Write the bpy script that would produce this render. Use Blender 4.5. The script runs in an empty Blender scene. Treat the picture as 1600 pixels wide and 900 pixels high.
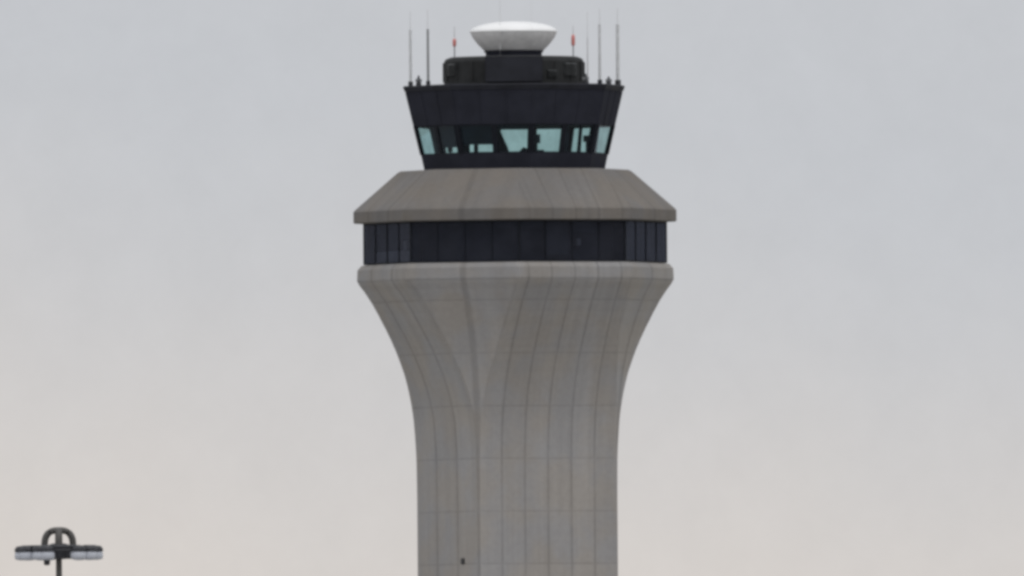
import bpy, bmesh, math, random
from mathutils import Matrix, Vector
random.seed(7)
R = math.radians
scene = bpy.context.scene
COL = scene.collection

# ------------------------------------------------------------------ layout
PX = 0.05                      # metres per photo pixel at the tower
DIST, CAMZ, ZC = 2200.0, 15.0, 55.0
ROLL = R(0.44)
AX = 0.275                     # tower axis
FACE = 24.0                    # azimuth of the main face (0 = towards camera, + = right)
def Z(v): return ZC + (450 - v) * PX
def dirv(az):
    a = R(az); return Vector((math.sin(a), -math.cos(a), 0))

# ------------------------------------------------------------------ materials
def new_mat(name):
    m = bpy.data.materials.new(name); m.use_nodes = True
    nt = m.node_tree; nt.nodes.clear()
    out = nt.nodes.new('ShaderNodeOutputMaterial')
    b = nt.nodes.new('ShaderNodeBsdfPrincipled')
    nt.links.new(b.outputs[0], out.inputs[0])
    return m, nt, b, out
def N(nt, t, **kw):
    n = nt.nodes.new(t)
    for k, v in kw.items():
        if isinstance(k, str) and hasattr(n, k): setattr(n, k, v)
    return n
def mth(nt, op, a, b=None, c=None, clamp=False):
    n = nt.nodes.new('ShaderNodeMath'); n.operation = op; n.use_clamp = clamp
    for i, x in enumerate((a, b, c)):
        if x is None: continue
        if isinstance(x, (int, float)): n.inputs[i].default_value = x
        else: nt.links.new(x, n.inputs[i])
    return n.outputs[0]
def ramp(nt, x, a, b, c=0.0, d=1.0, smooth=True):
    n = nt.nodes.new('ShaderNodeMapRange'); n.interpolation_type = 'SMOOTHSTEP' if smooth else 'LINEAR'
    nt.links.new(x, n.inputs[0])
    for i, v in enumerate((a, b, c, d)): n.inputs[i + 1].default_value = v
    return n.outputs[0]
def mixc(nt, f, a, b, mode='MIX'):
    n = nt.nodes.new('ShaderNodeMix'); n.data_type = 'RGBA'; n.blend_type = mode
    if isinstance(f, (int, float)): n.inputs[0].default_value = f
    else: nt.links.new(f, n.inputs[0])
    for i, x in ((6, a), (7, b)):
        if isinstance(x, tuple): n.inputs[i].default_value = (*x, 1)
        else: nt.links.new(x, n.inputs[i])
    return n.outputs[2]
def noise(nt, vec, scale, detail=3, rough=0.55):
    n = nt.nodes.new('ShaderNodeTexNoise'); n.inputs['Scale'].default_value = scale
    n.inputs['Detail'].default_value = detail; n.inputs['Roughness'].default_value = rough
    nt.links.new(vec, n.inputs['Vector']); return n.outputs[0]

def concrete(name, col, pitch, lift, dark=0.72, grain=1.0, zoff=0.0, fold=0.0, jhs=0.5):
    """precast / board formed concrete: UV.x = metres across the face, UV.y = height"""
    m, nt, b, out = new_mat(name)
    L = nt.links.new
    uv = N(nt, 'ShaderNodeUVMap'); uv.uv_map = 'UVMap'
    geo = N(nt, 'ShaderNodeTexCoord')
    sx = N(nt, 'ShaderNodeSeparateXYZ'); L(uv.outputs[0], sx.inputs[0])
    u, v = sx.outputs[0], sx.outputs[1]
    un = mth(nt, 'DIVIDE', u, pitch)
    du = mth(nt, 'ABSOLUTE', mth(nt, 'SUBTRACT', mth(nt, 'FRACT', mth(nt, 'ADD', un, 0.5)), 0.5))
    jv = ramp(nt, du, 0.02, 0.075, 1, 0)                    # vertical joints
    vn = mth(nt, 'DIVIDE', mth(nt, 'SUBTRACT', v, zoff), lift)
    dv = mth(nt, 'ABSOLUTE', mth(nt, 'SUBTRACT', mth(nt, 'FRACT', mth(nt, 'ADD', vn, 0.5)), 0.5))
    jh = ramp(nt, dv, 0.006, 0.024, 1, 0)
    # the folds of the chamfers are cast joints too
    uf = N(nt, 'ShaderNodeUVMap'); uf.uv_map = 'Fold'
    sf = N(nt, 'ShaderNodeSeparateXYZ'); L(uf.outputs[0], sf.inputs[0])
    jf = ramp(nt, mth(nt, 'ABSOLUTE', mth(nt, 'SUBTRACT', sf.outputs[0], 0.5)), 0.44, 0.485, 0, fold)
    jv = mth(nt, 'MAXIMUM', jv, jf)
    # joints are unevenly dirty
    jn = ramp(nt, noise(nt, geo.outputs['Object'], 0.22, 3), 0.3, 0.7, 0.6, 1.0)
    jmask = mth(nt, 'MULTIPLY', mth(nt, 'MAXIMUM', jv, mth(nt, 'MULTIPLY', jh, jhs)), jn)
    # tone per cast panel
    cmb = N(nt, 'ShaderNodeCombineXYZ')
    L(mth(nt, 'FLOOR', mth(nt, 'ADD', un, 0.0)), cmb.inputs[0]); L(mth(nt, 'FLOOR', vn), cmb.inputs[1])
    wn = N(nt, 'ShaderNodeTexWhiteNoise'); L(cmb.outputs[0], wn.inputs['Vector'])
    # vertical streaks following the boards
    st = N(nt, 'ShaderNodeCombineXYZ')
    L(mth(nt, 'MULTIPLY', u, 2.2), st.inputs[0]); L(mth(nt, 'MULTIPLY', v, 0.06), st.inputs[1])
    s1 = noise(nt, st.outputs[0], 1.0, 4, 0.6)
    st2 = N(nt, 'ShaderNodeCombineXYZ')
    L(mth(nt, 'MULTIPLY', u, 0.55), st2.inputs[0]); L(mth(nt, 'MULTIPLY', v, 0.025), st2.inputs[1]); st2.inputs[2].default_value = 7.3
    s2 = noise(nt, st2.outputs[0], 1.0, 3, 0.6)
    big = noise(nt, geo.outputs['Object'], 0.12, 4, 0.6)
    fine = noise(nt, geo.outputs['Object'], 2.5, 4, 0.65)
    g = mth(nt, 'ADD', ramp(nt, wn.outputs[0], 0, 1, 0.985, 1.015, False), 0.0)
    g = mth(nt, 'MULTIPLY', g, ramp(nt, s1, 0.25, 0.75, 1 - 0.12 * grain, 1 + 0.10 * grain, False))
    g = mth(nt, 'MULTIPLY', g, ramp(nt, s2, 0.3, 0.7, 1 - 0.07 * grain, 1 + 0.06 * grain, False))
    g = mth(nt, 'MULTIPLY', g, ramp(nt, big, 0.3, 0.7, 1 - 0.07 * grain, 1 + 0.07 * grain, False))
    g = mth(nt, 'MULTIPLY', g, ramp(nt, fine, 0.3, 0.7, 0.95, 1.05, False))
    g = mth(nt, 'MULTIPLY', g, mth(nt, 'SUBTRACT', 1.0, mth(nt, 'MULTIPLY', jmask, 1 - dark)))
    g = mth(nt, 'MULTIPLY', g, mth(nt, 'SUBTRACT', 1.0, mth(nt, 'MULTIPLY', jf, 0.05)))
    hue = mixc(nt, ramp(nt, noise(nt, geo.outputs['Object'], 0.3, 3), 0.35, 0.65), (col[0]*0.985, col[1], col[2]*1.03), (col[0]*1.03, col[1], col[2]*0.96))
    gg = N(nt, 'ShaderNodeCombineColor')
    for i in range(3): L(g, gg.inputs[i])
    L(mixc(nt, 1.0, hue, gg.outputs[0], 'MULTIPLY'), b.inputs['Base Color'])
    b.inputs['Roughness'].default_value = 0.9
    b.inputs['Specular IOR Level'].default_value = 0.25
    bp = N(nt, 'ShaderNodeBump'); bp.inputs['Strength'].default_value = 0.35; bp.inputs['Distance'].default_value = 0.05
    L(mth(nt, 'SUBTRACT', mth(nt, 'MULTIPLY', s1, 0.5), jmask), bp.inputs['Height'])
    L(bp.outputs[0], b.inputs['Normal'])
    return m

def painted(name, col, rough=0.5, metal=0.0, var=0.15, scale=1.5, spec=0.5):
    m, nt, b, out = new_mat(name)
    geo = N(nt, 'ShaderNodeTexCoord')
    f = noise(nt, geo.outputs['Object'], scale, 4, 0.6)
    k = ramp(nt, f, 0.3, 0.7, 0, 1)
    c = mixc(nt, k, tuple(x * (1 - var) for x in col), tuple(min(1, x * (1 + var)) for x in col))
    nt.links.new(c, b.inputs['Base Color'])
    nt.links.new(ramp(nt, f, 0.3, 0.7, rough * 0.85, min(1, rough * 1.15)), b.inputs['Roughness'])
    b.inputs['Metallic'].default_value = metal
    b.inputs['Specular IOR Level'].default_value = spec
    return m

def glazing(name, tint, refl_rough=0.02, wave=0.02, refl=(0.6, 0.66, 0.75), veil=0.0):
    """tinted glass sheet: coloured transmission + Fresnel reflection"""
    m = bpy.data.materials.new(name); m.use_nodes = True
    nt = m.node_tree; nt.nodes.clear(); L = nt.links.new
    out = N(nt, 'ShaderNodeOutputMaterial')
    tr = N(nt, 'ShaderNodeBsdfTransparent'); tr.inputs[0].default_value = (*tint, 1)
    gl = N(nt, 'ShaderNodeBsdfGlossy'); gl.inputs['Roughness'].default_value = refl_rough
    gl.inputs[0].default_value = (*refl, 1)
    tv = mixc(nt, ramp(nt, noise(nt, N(nt, 'ShaderNodeTexCoord').outputs['Object'], 0.9, 4), 0.3, 0.7), tuple(x * 0.88 for x in tint), tuple(min(1, x * 1.05) for x in tint))
    L(tv, tr.inputs[0])
    fr = N(nt, 'ShaderNodeFresnel')
    gm = N(nt, 'ShaderNodeNewGeometry')          # same pane reflection from inside and outside
    L(ramp(nt, gm.outputs['Backfacing'], 0, 1, 1.45, 1 / 1.45, False), fr.inputs[0])
    geo = N(nt, 'ShaderNodeTexCoord')
    bp = N(nt, 'ShaderNodeBump'); bp.inputs['Strength'].default_value = wave; bp.inputs['Distance'].default_value = 0.1
    L(noise(nt, geo.outputs['Object'], 0.6, 2), bp.inputs['Height'])
    L(bp.outputs[0], gl.inputs['Normal']); L(bp.outputs[0], fr.inputs['Normal'])
    mx = N(nt, 'ShaderNodeMixShader')
    L(fr.outputs[0], mx.inputs[0]); L(tr.outputs[0], mx.inputs[1]); L(gl.outputs[0], mx.inputs[2])
    df = N(nt, 'ShaderNodeBsdfDiffuse'); df.inputs[0].default_value = (0.24, 0.25, 0.31, 1)   # pale haze veil painted into the glass
    md_ = N(nt, 'ShaderNodeMixShader')
    L(ramp(nt, noise(nt, geo.outputs['Object'], 0.5, 4), 0.3, 0.7, veil * 0.7, veil * 1.3), md_.inputs[0])
    L(mx.outputs[0], md_.inputs[1]); L(df.outputs[0], md_.inputs[2])
    L(md_.outputs[0], out.inputs[0])
    return m

M = {}
M['shaft'] = concrete('board_formed_concrete', (0.360, 0.343, 0.331), 1.975, 4.1, 0.76, 0.62, Z(800), 0.55, 0.62)
M['band'] = concrete('precast_concrete_band', (0.303, 0.292, 0.285), 1.975, 40, 0.74, 0.7, Z(900))
M['slope'] = concrete('weathered_concrete_roof', (0.182, 0.170, 0.159), 1.975, 40, 0.82, 0.8, Z(900))
M['dark'] = painted('dark_blue_grey_cladding', (0.0315, 0.033, 0.0445), 0.8, 0, 0.15, 0.5, 0.05)
M['hatch'] = painted('dull_grey_hatch', (0.06, 0.06, 0.06), 0.6, 0, 0.1, 3, 0.3)
M['darkroof'] = painted('dark_roof_metal', (0.026, 0.027, 0.034), 0.7, 0, 0.25, 0.6, 0.15)
M['frame'] = painted('dark_window_frame', (0.013, 0.015, 0.021), 0.6, 0, 0.1, 1.0, 0.12)
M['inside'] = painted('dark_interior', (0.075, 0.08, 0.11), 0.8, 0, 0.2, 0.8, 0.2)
M['blind'] = painted('dark_roller_blind', (0.012, 0.017, 0.028), 0.8, 0, 0.2, 0.5, 0.2)
M['paleblind'] = painted('grey_blind', (0.09, 0.10, 0.13), 0.8, 0, 0.15, 0.5, 0.2)
M['cabglass'] = glazing('green_tinted_glass', (0.65, 0.81, 0.80))
M['bandglass'] = glazing('dark_tinted_glass', (0.30, 0.32, 0.36), 0.05, 0.05, (0.24, 0.26, 0.33), 0.06)
M['radome'] = painted('white_radome_shell', (0.84, 0.84, 0.84), 0.3, 0, 0.02, 0.6, 0.5)
M['bowl'] = painted('grey_radome_underside', (0.70, 0.69, 0.695), 0.5, 0, 0.10, 1.2, 0.4)
M['steel'] = painted('galvanised_steel', (0.22, 0.225, 0.235), 0.45, 0.6, 0.12, 6, 0.5)
M['greyrod'] = painted('grey_fibreglass_rod', (0.62, 0.63, 0.64), 0.6, 0, 0.1, 3, 0.3)
M['midrod'] = painted('dark_grey_rod', (0.28, 0.285, 0.29), 0.6, 0, 0.1, 3, 0.3)
M['thinrod'] = painted('pale_thin_whip', (0.66, 0.66, 0.67), 0.5, 0, 0.1, 3, 0.4)
M['red'] = painted('red_lamp_lens', (0.66, 0.22, 0.20), 0.25, 0, 0.1, 6, 0.5)
M['mast'] = painted('mast_dark_steel', (0.045, 0.046, 0.052), 0.5, 0.2, 0.2, 4, 0.4)
M['mastpole'] = painted('mast_weathered_pole', (0.10, 0.095, 0.09), 0.6, 0.2, 0.2, 2, 0.4)
M['lens'] = painted('frosted_lamp_lens', (0.54, 0.56, 0.62), 0.4, 0, 0.06, 5, 0.5)
def ground_mat():
    m, nt, b, out = new_mat('airfield_grass_ground')
    geo = N(nt, 'ShaderNodeTexCoord')
    a = noise(nt, geo.outputs['Object'], 0.004, 6, 0.6); c = noise(nt, geo.outputs['Object'], 0.2, 5, 0.7)
    g = mixc(nt, ramp(nt, c, 0.3, 0.7), (0.13, 0.135, 0.07), (0.22, 0.20, 0.13))
    g = mixc(nt, ramp(nt, a, 0.42, 0.47), g, (0.30, 0.295, 0.285))
    nt.links.new(g, b.inputs['Base Color']); b.inputs['Roughness'].default_value = 0.95
    return m
M['ground'] = ground_mat()

# ------------------------------------------------------------------ mesh helpers
def link(name, bm, mat, parent=None, smooth=False, loc=None, recalc=True):
    me = bpy.data.meshes.new(name)
    if recalc: bmesh.ops.recalc_face_normals(bm, faces=bm.faces)
    if smooth:
        for f in bm.faces: f.smooth = True
    bm.to_mesh(me); bm.free()
    o = bpy.data.objects.new(name, me); COL.objects.link(o)
    me.materials.append(mat)
    if loc: o.location = loc
    if parent: o.parent = parent
    return o
def thing(name, label, cat, loc, group=None):
    o = bpy.data.objects.new(name, None); COL.objects.link(o)
    o.empty_display_size = 0.5; o.location = loc
    o['label'] = label; o['category'] = cat
    if group: o['group'] = group
    return o
def box(bm, c, s, rz=0.0, mtx=None):
    m = Matrix.Translation(c) @ Matrix.Rotation(rz, 4, 'Z') @ Matrix.Diagonal((*s, 1))
    if mtx is not None: m = mtx @ m
    bmesh.ops.create_cube(bm, size=1, matrix=m)
def tube(bm, pts, radii, seg=12, cap=True):
    if not isinstance(radii, (list, tuple)): radii = [radii] * len(pts)
    pts = [Vector(p) for p in pts]; rings = []
    for i, p in enumerate(pts):
        t = (pts[min(i + 1, len(pts) - 1)] - pts[max(i - 1, 0)]).normalized()
        a = Vector((1, 0, 0)) if abs(t.x) < 0.8 else Vector((0, 1, 0))
        n = (a - t * a.dot(t)).normalized(); bn = t.cross(n)
        rings.append([bm.verts.new(p + radii[i] * (math.cos(2*math.pi*k/seg) * n + math.sin(2*math.pi*k/seg) * bn)) for k in range(seg)])
    for a, b_ in zip(rings, rings[1:]):
        for k in range(seg): bm.faces.new((a[k], a[(k+1) % seg], b_[(k+1) % seg], b_[k]))
    if cap: bm.faces.new(rings[0][::-1]); bm.faces.new(rings[-1])
def lathe(bm, prof, seg=64, c=(0, 0), cap0=False, cap1=False):
    rings = [[bm.verts.new((c[0] + r*math.cos(2*math.pi*k/seg), c[1] + r*math.sin(2*math.pi*k/seg), z)) for k in range(seg)] for r, z in prof]
    for a, b_ in zip(rings, rings[1:]):
        for k in range(seg): bm.faces.new((a[k], a[(k+1) % seg], b_[(k+1) % seg], b_[k]))
    if cap0: bm.faces.new(rings[0][::-1])
    if cap1: bm.faces.new(rings[-1])

def oct_section(e, w):
    """8 points (local xy): for each corner azimuth (FACE-45+90k): chamfer left, chamfer right"""
    pts = []
    for k in range(4):
        c = FACE - 45 + 90 * k
        d, t = dirv(c), dirv(c + 90)
        pts += [e * d - w * t, e * d + w * t]
    return pts
def oct_reg(Rr): return oct_section(Rr * math.cos(R(22.5)), Rr * math.sin(R(22.5)))
def face_frame(i):
    """i even: chamfer, odd: main face -> outward dir, tangent"""
    az = FACE - 45 + 45 * i
    return dirv(az), dirv(az + 90)
def prism(bm, sections, cap_b=False, cap_t=False, chamfer_u=0.35, z0=0.0):
    """sections: list of (pts8, z). Writes UV.x tangential metres, UV.y height"""
    uvl = bm.loops.layers.uv.get('UVMap') or bm.loops.layers.uv.new('UVMap')
    fl = bm.loops.layers.uv.get('Fold') or bm.loops.layers.uv.new('Fold')
    rings = [[bm.verts.new((p.x, p.y, z)) for p in pts] for pts, z in sections]
    for a, b_ in zip(rings, rings[1:]):
        for i in range(8):
            f = bm.faces.new((a[i], a[(i+1) % 8], b_[(i+1) % 8], b_[i]))
            _, t = face_frame(i)
            for l in f.loops:
                uu = l.vert.co.dot(t)
                l[fl].uv = (0.5, 0) if i % 2 else (0.0 if l.vert in (a[i], b_[i]) else 1.0, 0)
                # the two blank sides are cast in wider panels than the front and rear
                l[uvl].uv = ((uu * chamfer_u) if i % 2 == 0 else (uu * 0.5 + 0.9875 if i in (3, 7) else uu), l.vert.co.z + z0)
    for flag, ring in ((cap_b, rings[0][::-1]), (cap_t, rings[-1])):
        if flag:
            f = bm.faces.new(ring)
            for l in f.loops: l[uvl].uv = (l.vert.co.x + 0.9, l.vert.co.y + z0); l[fl].uv = (0.5, 0)

# ------------------------------------------------------------------ ground
bm = bmesh.new()
bmesh.ops.create_circle(bm, cap_ends=True, radius=30000, segments=96)
g = link('ground', bm, M['ground']); g['kind'] = 'structure'

# ------------------------------------------------------------------ control tower
tower = thing('control_tower', 'tall grey concrete airport control tower with flared octagonal head and dark glass cab', 'control tower', (AX, 0, 0))

# shaft: square below, opening into an octagon under the head
prof = [(900, 156.4, 2.2), (780, 156.4, 2.2), (735, 156.8, 2.2), (711, 157.3, 2.4), (680, 159.0, 3.2), (655, 161.0, 5.0), (632, 164.2, 9.5), (609, 168.6, 16),
        (584, 174.8, 25), (560, 183.0, 35), (540, 191.0, 44), (513, 203.3, 57), (490, 215.0, 68), (472, 225.0, 77), (455, 236.0, 86), (440, 246.3, 94.3)]
def shaft_sec(h, w):
    e = (h - 0.358 * w) / 0.934
    return oct_section(e * PX, w * PX)
bm = bmesh.new()
secs = [(shaft_sec(156.4, 2.2), -0.5)]
# catmull-rom through the profile for a smooth flare
P = prof
for i in range(len(P) - 1):
    p0, p1, p2, p3 = P[max(i-1, 0)], P[i], P[i+1], P[min(i+2, len(P)-1)]
    n = 1 if i == 0 else 4
    for s in range(n):
        t = s / n
        def cr(k):
            return 0.5 * (2*p1[k] + (p2[k]-p0[k])*t + (2*p0[k]-5*p1[k]+4*p2[k]-p3[k])*t*t + (3*p1[k]-p0[k]-3*p2[k]+p3[k])*t**3)
        v = p1[0] + (p2[0] - p1[0]) * t
        secs.append((shaft_sec(cr(1), max(2.0, cr(2))), Z(v)))
secs.append((shaft_sec(*P[-1][1:]), Z(440)))
prism(bm, secs, cap_b=True, cap_t=True)
shaft = link('shaft', bm, M['shaft'], tower)
# small hatch low on the left face of the shaft
d, t = face_frame(-1 % 8)
bm = bmesh.new()
q = d * (118.6 * PX + 0.03)
# photo x 725, y 877 lies on the left face
tx = (725 - 809 - d.x * 118.6) / t.x * PX
c = d * (118.6 * PX + 0.04) + t * tx
ang = math.atan2(t.y, t.x)
box(bm, (c.x, c.y, Z(877)), (0.55, 0.16, 0.45), ang)
box(bm, (c.x + d.x*0.1, c.y + d.y*0.1, Z(877)), (0.40, 0.1, 0.30), ang)
link('vent_hatch', bm, M['hatch'], tower)

# parapet band under the windows
bm = bmesh.new()
prism(bm, [(oct_reg(246.8*PX), Z(440) + 0.003), (oct_reg(247.6*PX), Z(437)), (oct_reg(246.8*PX), Z(421)), (oct_reg(240.5*PX), Z(414)), (oct_reg(232*PX), Z(412.5))], cap_b=True, cap_t=True)
link('parapet_band', bm, M['band'], tower)

# observation windows, one per facet, with frames
zb, zt = Z(412.5) + 0.004, Z(348.5) - 0.004
RW = 237.5 * PX
pts = oct_reg(RW); pin = oct_reg(RW - 0.16)
def window_strip(i, n, Rb, Rt, z0, z1, name, gmat, post=0.12, inset=0.05, extra=None, corner=0.16):
    """glass sheet of facet i (sloped when Rb != Rt) plus a frame sub-part with posts"""
    A, B = oct_reg(Rb - inset), oct_reg(Rt - inset)
    a0, a1, b0, b1 = A[i], A[(i+1) % 8], B[i], B[(i+1) % 8]
    P_ = lambda s, h: Vector((*(a0.lerp(a1, s).lerp(b0.lerp(b1, s), h)).xy, z0 + (z1 - z0) * h))
    e = 0.003
    bm = bmesh.new()
    for k in range(n):
        s0, s1 = k / n, (k + 1) / n
        # each pane sits a hair differently in its frame, so reflections break up pane by pane
        d_, _ = face_frame(i); wob = [d_ * random.uniform(-0.012, 0.012) for _ in range(4)]
        q = [P_(s0, 0.0) + wob[0], P_(s1, 0.0) + wob[1], P_(s1, 1.0) + wob[2], P_(s0, 1.0) + wob[3]]
        bm.faces.new([bm.verts.new(v) for v in q])
    w = link(name, bm, gmat, tower, recalc=False)
    bm = bmesh.new()
    d_, t_ = face_frame(i)
    for k in range(n + 1):
        s = k / n
        wd = corner if k in (0, n) else post
        p0, p1 = P_(s, 0), P_(s, 1)
        if k == 0: p0 += t_ * 0.04; p1 += t_ * 0.04
        if k == n: p0 -= t_ * 0.04; p1 -= t_ * 0.04
        off = d_ * 0.06
        v = []
        for p in (p0, p1):
            for sx, sy in ((-1, -1), (1, -1), (1, 1), (-1, 1)):
                v.append(bm.verts.new(p + t_ * (sx * wd / 2) + off * sy))
        for f in ((0,1,2,3), (4,5,6,7), (0,1,5,4), (1,2,6,5), (2,3,7,6), (3,0,4,7)): bm.faces.new([v[j] for j in f])
    for h in (0.02, 0.98):
        p0, p1 = P_(0.01, h), P_(0.99, h)
        v = []
        for p in (p0, p1):
            for sz, sy in ((-1, -1), (1, -1), (1, 1), (-1, 1)):
                v.append(bm.verts.new(p + Vector((0, 0, sz * 0.05)) + d_ * 0.05 * sy))
        for f in ((0,1,2,3), (4,5,6,7), (0,1,5,4), (1,2,6,5), (2,3,7,6), (3,0,4,7)): bm.faces.new([v[j] for j in f])
    link('window_frame', bm, M['frame'], w)
    return w, P_
band_windows = []
for i in range(8):
    w, P_ = window_strip(i, 4, RW, RW, zb, zt, 'observation_window', M['bandglass'], 0.05, 0.06, corner=0.12)
    band_windows.append((w, P_))
    # grey roller blinds hang behind some panes at different heights
    d_, t_ = face_frame(i)
    for k in range(4):
        drop = random.choice([0, 0, 0.25, 0.4, 0.6, 0])
        if i == 7 and k > 1: drop = 0
        if i == 0: drop = (0.0, 0.12, 0, 0.2)[k]
        if i == 2: drop = (0.9, 0.95, 0.95, 0.95)[k]
        if i == 1: drop = (0.2, 0.85, 0.3, 0)[k]
        if drop <= 0: continue
        bm = bmesh.new()
        q = [P_((k+.06)/4, 1-drop), P_((k+.94)/4, 1-drop), P_((k+.94)/4, 0.99), P_((k+.06)/4, 0.99)]
        back = [v - d_ * 0.42 for v in q]; fr = [v - d_ * 0.40 for v in q]
        vv = [bm.verts.new(v) for v in fr + back]
        for f in ((0,1,2,3), (4,5,6,7), (0,1,5,4), (1,2,6,5), (2,3,7,6), (3,0,4,7)): bm.faces.new([vv[j] for j in f])
        link('roller_blind', bm, M['paleblind'], w)
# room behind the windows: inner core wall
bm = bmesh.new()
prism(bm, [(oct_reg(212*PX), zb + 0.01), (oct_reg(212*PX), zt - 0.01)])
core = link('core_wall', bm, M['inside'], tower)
# unseen walls added at the room corners to block sky behind the glass
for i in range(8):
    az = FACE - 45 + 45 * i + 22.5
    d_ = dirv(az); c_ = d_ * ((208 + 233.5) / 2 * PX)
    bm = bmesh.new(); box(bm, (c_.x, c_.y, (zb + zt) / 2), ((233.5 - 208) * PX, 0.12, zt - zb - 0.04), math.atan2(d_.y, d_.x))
    link('sky_block_wall', bm, M['inside'], tower)
# pale blocks added along the core wall to imitate reflections in the glass
M['reflection_block'] = painted('pale_grey_reflection_block', (0.42, 0.43, 0.47), 0.6, 0, 0.1, 3, 0.3)
for i, off, wd, z0_, z1_ in ((7, 0.0, 7.4, 0.0, 0.95), (7, 1.9, 0.5, 1.0, 1.75), (1, 0.85, 0.35, 1.2, 1.75), (2, 0.0, 7.0, 0.1, 2.6)):
    d_, t_ = face_frame(i); c_ = d_ * (212 * PX * math.cos(R(22.5)) + 0.25) + t_ * off
    bm = bmesh.new(); box(bm, (c_.x, c_.y, zb + 0.02 + (z0_ + z1_) / 2), (wd, 0.45, z1_ - z0_), math.atan2(t_.y, t_.x))
    bmesh.ops.bevel(bm, geom=bm.edges[:], offset=0.02, segments=1, affect='EDGES')
    link('reflection_block', bm, M['reflection_block'], core)

# sloped concrete collar
bm = bmesh.new()
prism(bm, [(oct_reg(232*PX), Z(348.5)), (oct_reg(250.5*PX), Z(348)), (oct_reg(252.5*PX), Z(346.5)), (oct_reg(252.5*PX), Z(330)), (oct_reg(249.5*PX), Z(326.5)),
           (oct_reg(183*PX), Z(269)), (oct_reg(178*PX), Z(266.5)), (oct_reg(130*PX), Z(266))], cap_b=True, cap_t=True)
link('sloped_collar', bm, M['slope'], tower)

# ---- cab (turned a little against the head below it)
FACE = 32.5
def RC(v): return (141.0 + (263.5 - v) / (263.5 - 134.0) * (171.5 - 141.0)) * PX / 0.985
bm = bmesh.new()
prism(bm, [(oct_reg(RC(263.5)), Z(266) + 0.003), (oct_reg(RC(242)), Z(242)), (oct_reg(RC(242) - 0.35), Z(242) + 0.002), (oct_reg(RC(263.5) - 0.35), Z(265))], cap_b=True)
link('cab_sill', bm, M['dark'], tower)
bm = bmesh.new()
prism(bm, [(oct_reg(RC(197) - 0.5), Z(197) + 0.02), (oct_reg(RC(197)), Z(197)), (oct_reg(RC(143)), Z(143))], cap_b=False)
prism(bm, [(oct_reg(RC(197) - 0.5), Z(197) + 0.02), (oct_reg(RC(143) - 0.5), Z(143))])
# thin vertical ribs over the fascia joints
for i in range(8):
    A, B = oct_reg(RC(197)), oct_reg(RC(144)); d_, t_ = face_frame(i)
    for k in range(0, 4):
        s = k / 3
        if k == 3: continue
        p0 = A[i].lerp(A[(i+1) % 8], s); p1 = B[i].lerp(B[(i+1) % 8], s)
        if k == 0: p0 += t_*0.03; p1 += t_*0.03
        v = []
        for p, z in ((p0, Z(197)), (p1, Z(144))):
            for sx, sy in ((-1, -1), (1, -1), (1, 1), (-1, 1)):
                w_ = Vector((*(p + t_ * sx * 0.05 + d_ * sy * 0.04).xy, z)); v.append(bm.verts.new(w_))
        for f in ((0,1,2,3), (4,5,6,7), (0,1,5,4), (1,2,6,5), (2,3,7,6), (3,0,4,7)): bm.faces.new([v[j] for j in f])
link('cab_fascia', bm, M['dark'], tower)
bm = bmesh.new()
prism(bm, [(oct_reg(RC(143) - 0.3), Z(143)), (oct_reg(RC(143) + 0.07), Z(143) + 0.004), (oct_reg(RC(134) + 0.10), Z(136)), (oct_reg(RC(134) + 0.02), Z(134)), (oct_reg(RC(134) - 0.4), Z(134) + 0.01),
           (oct_reg(RC(134) - 0.5), Z(137)), (oct_reg(60*PX), Z(136.5))], cap_b=True, cap_t=True)
link('cab_roof', bm, M['darkroof'], tower)
# windows of the cab: blinds (fraction of the opening covered from the top) per pane
blinds = {0: (0.70, 0.16), 7: (0.0, 0.78)}
cabwin = []
for i in range(8):
    w, P_ = window_strip(i, 1 if i in (2, 6) else 2, RC(242), RC(197), Z(242), Z(197), 'cab_window', M['cabglass'], 0.42, 0.10, corner=0.52)
    cabwin.append((w, P_)); d_, t_ = face_frame(i)
    for k, drop in enumerate(blinds.get(i, ())):
        if drop <= 0: continue
        bm = bmesh.new()
        q = [P_((k+.02)/2, 1-drop), P_((k+.98)/2, 1-drop), P_((k+.98)/2, 0.995), P_((k+.02)/2, 0.995)]
        vv = [bm.verts.new(v - d_ * o_) for o_ in (0.12, 0.15) for v in q]
        for f in ((0,1,2,3), (4,5,6,7), (0,1,5,4), (1,2,6,5), (2,3,7,6), (3,0,4,7)): bm.faces.new([vv[j] for j in f])
        link('roller_blind', bm, M['blind'], w)
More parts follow.
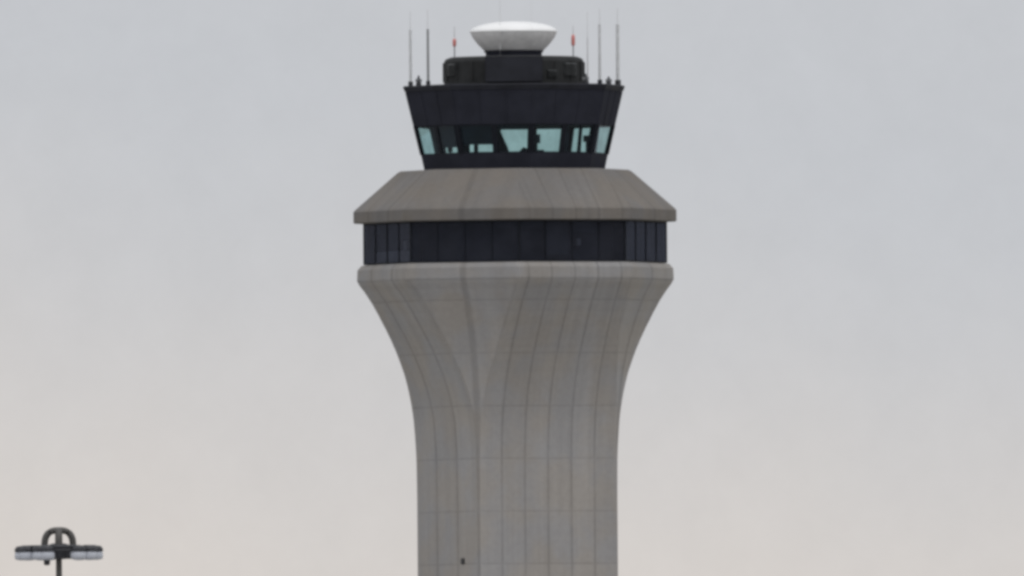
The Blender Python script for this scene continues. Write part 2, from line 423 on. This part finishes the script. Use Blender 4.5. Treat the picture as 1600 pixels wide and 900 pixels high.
# inside of the cab: floor, ceiling, console ring with equipment
bm = bmesh.new(); prism(bm, [(oct_reg(RC(242) - 0.6), Z(256)), (oct_reg(RC(242) - 0.6), Z(255))], cap_b=True, cap_t=True)
link('cab_floor', bm, M['inside'], tower)
bm = bmesh.new(); prism(bm, [(oct_reg(RC(197) - 0.6), Z(196)), (oct_reg(RC(197) - 0.6), Z(194))], cap_b=True, cap_t=True)
link('cab_ceiling', bm, M['inside'], tower)
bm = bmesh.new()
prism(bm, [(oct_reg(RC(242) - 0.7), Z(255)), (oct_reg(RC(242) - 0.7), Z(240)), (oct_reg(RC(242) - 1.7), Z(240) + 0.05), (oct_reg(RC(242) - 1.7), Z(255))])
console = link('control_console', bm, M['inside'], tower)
def lx(u): return (u - 803.6) * PX
def equip(name, u0, u1, v0, v1, y, shape=None):
    """equipment standing on the console at photo columns u0..u1, rows v0 (top)..v1"""
    bm = bmesh.new()
    if shape is None:
        box(bm, ((lx(u0)+lx(u1))/2, y, (Z(v0)+Z(v1))/2), (lx(u1)-lx(u0), 0.25, Z(v0)-Z(v1)))
        box(bm, ((lx(u0)+lx(u1))/2, y+0.1, (Z(v1)+Z(241))/2), (0.3*(lx(u1)-lx(u0)), 0.12, Z(v1)-Z(241)+0.3))
    else:
        a = [bm.verts.new((lx(u), y - 0.1, Z(v))) for u, v in shape]; b_ = [bm.verts.new((lx(u), y + 0.1, Z(v))) for u, v in shape]
        bm.faces.new(a); bm.faces.new(b_[::-1])
        for k in range(len(a)): bm.faces.new((a[k], a[(k+1) % len(a)], b_[(k+1) % len(a)], b_[k]))
    bmesh.ops.bevel(bm, geom=bm.edges[:], offset=0.03, segments=1, affect='EDGES')
    return link(name, bm, M['inside'], console)
yb = 5.0
equip('monitor', 699, 707, 224, 236, 2.0)
equip('monitor', 719, 734, 222, 240, 3.2)
equip('equipment_rack', 0, 0, 0, 0, 1.0, [(669, 195), (692, 195), (698, 243), (681, 243)])
equip('monitor', 740, 747, 224, 237, 3.6)
equip('monitor', 832, 844, 212, 226, -3.9)
equip('equipment_rack', 0, 0, 0, 0, 4.2, [(773, 195), (779, 195), (786, 212), (793, 228), (798, 243), (773, 243)])
equip('equipment_rack', 0, 0, 0, 0, 3.0, [(806, 243), (812, 234), (818, 228), (824, 232), (834, 234), (838, 243)])
equip('monitor', 838, 850, 234, 241, 1.0)
equip('equipment_rack', 0, 0, 0, 0, 1.2, [(905, 195), (911, 195), (909, 215), (907, 243), (900, 243), (903, 215)])
equip('monitor', 911, 922, 212, 222, 0.8)
equip('equipment_rack', 0, 0, 0, 0, -2.4, [(877, 195), (890, 195), (887, 243), (874, 243)])
equip('equipment_rack', 0, 0, 0, 0, -0.6, [(925, 195), (938, 195), (931, 243), (921, 243)])

FACE = 24.0
# ---- penthouse on the roof
bm = bmesh.new()
prof_ = [(109.5*PX, Z(134) - 0.12), (109.5*PX, Z(97)), (107*PX, Z(92.5)), (103*PX, Z(90.5)), (40*PX, Z(90))]
seg = 16
lathe(bm, prof_, 40, cap1=True)
for k in range(40):
    a = 2*math.pi*(k)/40
    if k % 2: continue
    box(bm, (110.2*PX*math.cos(a), 110.2*PX*math.sin(a), Z(113)), (0.10, 0.12, 1.5), a)
M['penthouse'] = painted('olive_grey_penthouse_cladding', (0.030, 0.031, 0.032), 0.7, 0, 0.25, 0.6, 0.15)
pent = link('roof_penthouse', bm, M['penthouse'], tower)
bm = bmesh.new()
d_ = dirv(0); 
box(bm, (0, -110*PX - 0.1, (Z(91) + Z(131)) / 2), (90*PX, 0.9, Z(91) - Z(131)))
bmesh.ops.bevel(bm, geom=bm.edges[:], offset=0.06, segments=2, affect='EDGES')
link('equipment_bay', bm, M['darkroof'], pent)
def louvre(az, wd, v0, v1):
    bm = bmesh.new(); d_ = dirv(az); a = math.atan2(d_.y, d_.x)
    box(bm, (*(d_ * 109.6*PX).xy, (Z(v0)+Z(v1))/2), (0.14, wd, Z(v0)-Z(v1)), a)
    nsl = 7
    for k in range(nsl):
        z = Z(v1) + (Z(v0)-Z(v1)) * (k + .5) / nsl
        m = Matrix.Translation((*(d_ * 111.5*PX).xy, z)) @ Matrix.Rotation(a, 4, 'Z') @ Matrix.Rotation(R(35), 4, 'Y')
        box(bm, (0, 0, 0), (0.16, wd*0.94, 0.03), 0, m)
    return link('louvre', bm, M['steelgrey'], pent)
M['bounce'] = painted('pale_bounce_sheet', (0.20, 0.20, 0.195), 0.8, 0, 0.12, 0.4, 0.2)  # for pale sheets added on unseen roof tops to bounce light onto the bowl
bm = bmesh.new(); lathe(bm, [(100*PX, Z(90.5) + 0.02), (100*PX, Z(90) + 0.03), (45*PX, Z(90) + 0.035)], 40)
link('bounce_sheet', bm, M['bounce'], pent)
bm = bmesh.new(); prism(bm, [(oct_reg(160*PX), Z(137) + 0.02), (oct_reg(160*PX), Z(137) + 0.06), (oct_reg(112*PX), Z(137) + 0.065)])
link('bounce_sheet', bm, M['bounce'], tower)
M['steelgrey'] = painted('dull_louvre_metal', (0.05, 0.053, 0.055), 0.5, 0.2, 0.15, 2, 0.4)
louvre(53, 1.5, 100, 120); louvre(-62, 1.2, 100, 119); louvre(33, 0.9, 112, 122)
# ------------------------------------------------------------------ radar dome
rad = thing('radar_dome', 'white lens-shaped radar dome with grey bowl underneath on a dark drum atop the tower', 'radar dome', (AX, 0, Z(90)))
def rz(v): return Z(v) - Z(90)
bm = bmesh.new()
lathe(bm, [(44*PX, -0.02), (44*PX, rz(82)), (46.5*PX, rz(81.5)), (46.5*PX, rz(79.5)), (30*PX, rz(79))], 48, cap0=True, cap1=True)
link('pedestal', bm, M['dark'], rad)
bm = bmesh.new()
pr = [(r*PX, rz(v)) for v, r in ((79.6, 42.0), (79.8, 45), (77, 48.0), (73, 52.0), (69, 55.8), (65, 59.2), (61, 62.2), (57, 64.8), (53, 66.6), (50.6, 67.2))]
lathe(bm, pr, 64, cap0=True)
for k in range(16):
    a = 2*math.pi*(k+.3)/16
    tube(bm, [((r+0.005)*math.cos(a), (r+0.005)*math.sin(a), z) for r, z in pr], 0.022, 6)
link('bowl', bm, M['bowl'], rad, smooth=True)
bm = bmesh.new()
pr2 = [(67.6*PX, rz(50.8)), (68.7*PX, rz(50)), (68.6*PX, rz(49.2))]
for k in range(1, 15):
    a = k / 15 * math.pi / 2
    pr2.append((68.2*PX*math.cos(a)**0.9, rz(49) + 15.6*PX*math.sin(a)**1.15))
pr2.append((0.02, rz(33.4)))
lathe(bm, pr2, 64, cap0=True, cap1=True)
link('dome_cap', bm, M['radome'], rad, smooth=True)

# ------------------------------------------------------------------ antennas
ZR = Z(134)              # roof edge level (roof deck is a little lower)
ZD = Z(137) + 0.0
def antenna(u, y, v_top, v_thick, r0, r1, label, zbase=ZD, mat='greyrod', group='whip antennas on the tower roof'):
    t = thing('whip_antenna', label, 'antenna', (AX + (u - 0) * PX, y, zbase), group)
    H, Hk = Z(v_top) - zbase, Z(v_thick) - zbase
    bm = bmesh.new()
    tube(bm, [(0, 0, -0.04), (0, 0, 0.10), (0, 0, 0.1001), (0, 0, 0.55)], [0.22, 0.22, r0*1.7, r0*1.7], 12)
    link('mount', bm, M['mast'], t)
    bm = bmesh.new(); tube(bm, [(0, 0, 0.5), (0, 0, Hk)], [r0, r0*0.9], 10)
    link('rod', bm, M[mat], t)
    if v_top < v_thick - 2:
        bm = bmesh.new(); tube(bm, [(0, 0, Hk-0.05), (0, 0, H)], [r1, r1*0.6], 8)
        link('tip', bm, M['thinrod'], t)
    return t
antenna(-161.5, 0.3, 16, 45, 0.11, 0.028, 'tall grey whip antenna at the left rim of the dark tower roof')
antenna(-134.0, -1.2, 14, 45, 0.10, 0.028, 'dark whip antenna on the roof just left of the penthouse', mat='midrod')
antenna(115.5, 1.5, 18, 60, 0.05, 0.025, 'thin pale whip antenna close to the right side of the penthouse', mat='thinrod')
antenna(134.3, -0.8, 14, 39, 0.11, 0.028, 'middle grey whip antenna of the three right of the penthouse')
antenna(162.5, 0.2, 14, 39, 0.14, 0.03, 'thick pale grey whip antenna at the right rim of the dark tower roof')
antenna(-21, -2.6, -4, 40, 0.035, 0.022, 'very thin tall rod rising in front of the white radar dome', zbase=Z(90), mat='thinrod', group='thin rods beside the radar dome')
antenna(28, 2.7, 0, 40, 0.032, 0.02, 'thin faint rod rising behind the white radar dome', zbase=Z(90), mat='thinrod', group='thin rods beside the radar dome')
def beacon(u, y, label, h):
    t = thing('obstruction_light', label, 'warning light', (AX + u * PX, y, Z(90.6) - 0.01), 'red obstruction lights on the penthouse')
    bm = bmesh.new(); tube(bm, [(0, 0, 0), (0, 0, 0.06), (0, 0, 0.0601), (0, 0, Z(71.5)-Z(90.6))], [0.16, 0.16, 0.045, 0.045], 12); link('pole', bm, M['steel'], t)
    bm = bmesh.new(); z0 = Z(72.5)-Z(90.6)
    lathe(bm, [(0.05, z0), (0.12, z0 + 0.06), (0.145, z0 + 0.2), (0.15, z0 + h*0.7), (0.12, z0 + h*0.92), (0.05, z0 + h)], 20, cap0=True, cap1=True)
    link('lens', bm, M['red'], t, smooth=True)
    bm = bmesh.new(); tube(bm, [(0, 0, z0 + h - 0.02), (0, 0, Z(40)-Z(90.6))], [0.05, 0.022], 8); link('rod', bm, M['greyrod'], t)
beacon(-92.5, -0.5, 'short red warning light on a pole left of the white radar dome', 0.65)
beacon(93.0, -0.3, 'taller red warning light on a pole right of the white radar dome', 0.9)
def stub(u, y, h, label):
    t = thing('stub_mount', label, 'bracket', (AX + u * PX, y, ZD - 0.02), 'small mounts along the tower roof rim')
    bm = bmesh.new(); tube(bm, [(0, 0, 0), (0, 0, h * .45), (0, 0, h)], [0.26, 0.2, 0.05], 10); link('base', bm, M['mast'], t)
    bm = bmesh.new(); box(bm, (0.0, 0, h*.62), (0.5, 0.28, 0.22)); link('lamp_box', bm, M['steel'], t)
stub(-149, 0.4, 1.05, 'small dark stub mount between the two left whip antennas')
stub(112, -3.2, 1.0, 'small dark stub mount at the foot of the penthouse on the right')
stub(148, 0.0, 0.85, 'small dark stub mount between the two right whip antennas')

# ------------------------------------------------------------------ high mast light
T = 0.45
md = DIST * T
tanp = (ZC - CAMZ) / DIST
s_ = PX * T
def unroll(u, v):
    dx, dy = u - 800, 450 - v
    return dx * math.cos(ROLL) + dy * math.sin(ROLL), -dx * math.sin(ROLL) + dy * math.cos(ROLL)
ux, uy = unroll(92, 857)
MX, MZ, MY = ux * s_, CAMZ + md * tanp + uy * s_, -DIST + md
mast = thing('high_mast_light', 'dark high mast floodlight with ring of lamps and arched crown, lower left of tower', 'light mast', (MX, MY, 0))
bm = bmesh.new()
tube(bm, [(0, 0, -0.3), (0, 0, MZ * .5), (0, 0, MZ - 0.1), (0, 0, MZ - 0.05), (0, 0, MZ + 0.62)], [0.26, 0.17, 0.105, 0.135, 0.13], 16)
link('pole', bm, M['mastpole'], mast)
RR = 1.28
bm = bmesh.new()
for zz, rr in ((0.06, 0.055), (-0.06, 0.045)):
    tube(bm, [(RR*math.cos(2*math.pi*k/40), RR*math.sin(2*math.pi*k/40), MZ + zz) for k in range(41)], rr, 8, cap=False)
for k in range(6):
    a = 2*math.pi*k/6 + 0.2
    tube(bm, [(0.3*math.cos(a), 0.3*math.sin(a), MZ), (RR*math.cos(a), RR*math.sin(a), MZ)], 0.05, 8)
lathe(bm, [(0.20, MZ-0.38), (0.34, MZ-0.34), (0.34, MZ+0.14), (0.22, MZ+0.18)], 24, cap0=True, cap1=True)
link('lamp_ring', bm, M['mast'], mast)
# crown: arched hoops over the pole top carrying the hoist pulleys
for k in range(2):
    a = math.pi*k/2 + 0.03
    bm = bmesh.new(); pts = []
    for j in range(25):
        th = math.pi * j / 24
        x = 0.50 * (1 if math.cos(th) > 0 else -1) * abs(math.cos(th)) ** 0.75
        pts.append((x*math.cos(a), x*math.sin(a), MZ + 0.05 + 0.59 * math.sin(th) ** 0.7))
    tube(bm, pts, 0.12, 10)
    link('crown_hoop', bm, M['mastpole'], mast)
for deg in (0, 34, -34, 57, -57, 180, 147, -147, 120, -120, 108, -108):
    a = R(deg)
    bm = bmesh.new()
    lathe(bm, [(0.06, 0.10), (0.20, 0.08), (0.27, 0.0), (0.28, -0.10), (0.25, -0.12)], 16, cap0=True, cap1=True)
    hl = link('luminaire_housing', bm, M['mast'], mast, loc=(RR*math.cos(a), RR*math.sin(a), MZ - 0.0))
    bm = bmesh.new()
    lathe(bm, [(0.245, -0.121), (0.27, -0.18), (0.275, -0.31), (0.24, -0.38), (0.10, -0.41)], 16, cap0=True, cap1=True)
    link('lamp_lens', bm, M['lens'], hl, smooth=True)
bm = bmesh.new()
box(bm, (0.22, 0, MZ - 0.12), (0.42, 0.4, 0.5))
link('winch_box', bm, M['mast'], mast)
bm = bmesh.new()
box(bm, (-0.42, -0.1, MZ - 0.46), (0.22, 0.22, 0.26))
bmesh.ops.bevel(bm, geom=[e for e in bm.edges if e.calc_length() > 0.2], offset=0.03, segments=2, affect='EDGES')
link('power_plug_box', bm, M['mast'], mast)

# ------------------------------------------------------------------ sky, sun
SUN_EL, SUN_AZ = 66.0, 25.0      # azimuth: right of the camera direction, in front of the tower
w = bpy.data.worlds.new("World"); scene.world = w; w.use_nodes = True
nt = w.node_tree; nt.nodes.clear(); L = nt.links.new
out = N(nt, 'ShaderNodeOutputWorld')
sky = N(nt, 'ShaderNodeTexSky'); sky.sky_type = 'NISHITA'; sky.sun_disc = False
sd = dirv(SUN_AZ)
sky.sun_elevation = R(SUN_EL); sky.sun_rotation = math.atan2(sd.x, sd.y); sky.dust_density = 5; sky.altitude = 200
b1 = N(nt, 'ShaderNodeBackground'); b1.inputs[1].default_value = 0.08; L(sky.outputs[0], b1.inputs[0])
tc = N(nt, 'ShaderNodeTexCoord')
nrm = N(nt, 'ShaderNodeVectorMath'); nrm.operation = 'NORMALIZE'; L(tc.outputs['Generated'], nrm.inputs[0])
sp = N(nt, 'ShaderNodeSeparateXYZ'); L(nrm.outputs[0], sp.inputs[0])
el = sp.outputs[2]
# overcast deck: warm pale haze on the horizon, cooler grey above, brighter towards the zenith
cloudn = noise(nt, nrm.outputs[0], 26, 4, 0.55)
elw = mth(nt, 'ADD', el, ramp(nt, cloudn, 0.2, 0.8, -0.004, 0.004, False))
az = mth(nt, 'ADD', sp.outputs[0], 0.0)
elw = mth(nt, 'ADD', elw, mth(nt, 'MULTIPLY', ramp(nt, az, -0.02, 0.02, -1, 1, False), 0.0022))
WARM, COOL = (0.705, 0.658, 0.618), (0.566, 0.582, 0.612)
low = ramp(nt, elw, 0.003, 0.0245)
c = mixc(nt, low, WARM, COOL)
hi = ramp(nt, el, 0.05, 0.9)
c = mixc(nt, hi, c, (0.93, 0.94, 0.96))
mot = noise(nt, nrm.outputs[0], 420, 5, 0.7)          # fine mottling of the cloud deck
mg = N(nt, 'ShaderNodeCombineColor'); mv = ramp(nt, mot, 0.25, 0.75, 0.975, 1.025, False)
for k in range(3): L(mv, mg.inputs[k])
c = mixc(nt, 1.0, c, mg.outputs[0], 'MULTIPLY')
b2 = N(nt, 'ShaderNodeBackground'); L(c, b2.inputs[0]); b2.inputs[1].default_value = 1.0
mx = N(nt, 'ShaderNodeMixShader'); mx.inputs[0].default_value = 0.97
L(b1.outputs[0], mx.inputs[1]); L(b2.outputs[0], mx.inputs[2]); L(mx.outputs[0], out.inputs[0])

sl = bpy.data.lights.new('sun', 'SUN'); sl.energy = 0.8; sl.angle = R(35); sl.color = (1, 0.985, 0.96)
so = bpy.data.objects.new('sun', sl); COL.objects.link(so)
tosun = Vector((sd.x*math.cos(R(SUN_EL)), sd.y*math.cos(R(SUN_EL)), math.sin(R(SUN_EL))))
so.rotation_euler = (-tosun).to_track_quat('-Z', 'Y').to_euler()
so.location = (0, -50, 150)

# ------------------------------------------------------------------ camera
cd = bpy.data.cameras.new('camera'); cam = bpy.data.objects.new('camera', cd); COL.objects.link(cam)
cd.sensor_width = 36; cd.lens = 36 * math.hypot(DIST, ZC - CAMZ) / (1600 * PX)
cd.clip_start = 1; cd.clip_end = 60000
pitch = math.atan(tanp)
cam.matrix_world = Matrix.Translation((0, -DIST, CAMZ)) @ Matrix.Rotation(R(90) + pitch, 4, 'X') @ Matrix.Rotation(-ROLL, 4, 'Z')
scene.camera = cam
scene.render.engine = 'CYCLES'
scene.cycles.max_bounces = 8; scene.cycles.transparent_max_bounces = 24
scene.cycles.filter_width = 3.5          # soft long-lens image
scene.view_settings.view_transform = 'Standard'; scene.view_settings.look = 'None'
scene.view_settings.exposure = 0; scene.view_settings.gamma = 1
scene.render.resolution_x, scene.render.resolution_y = 1024, 576
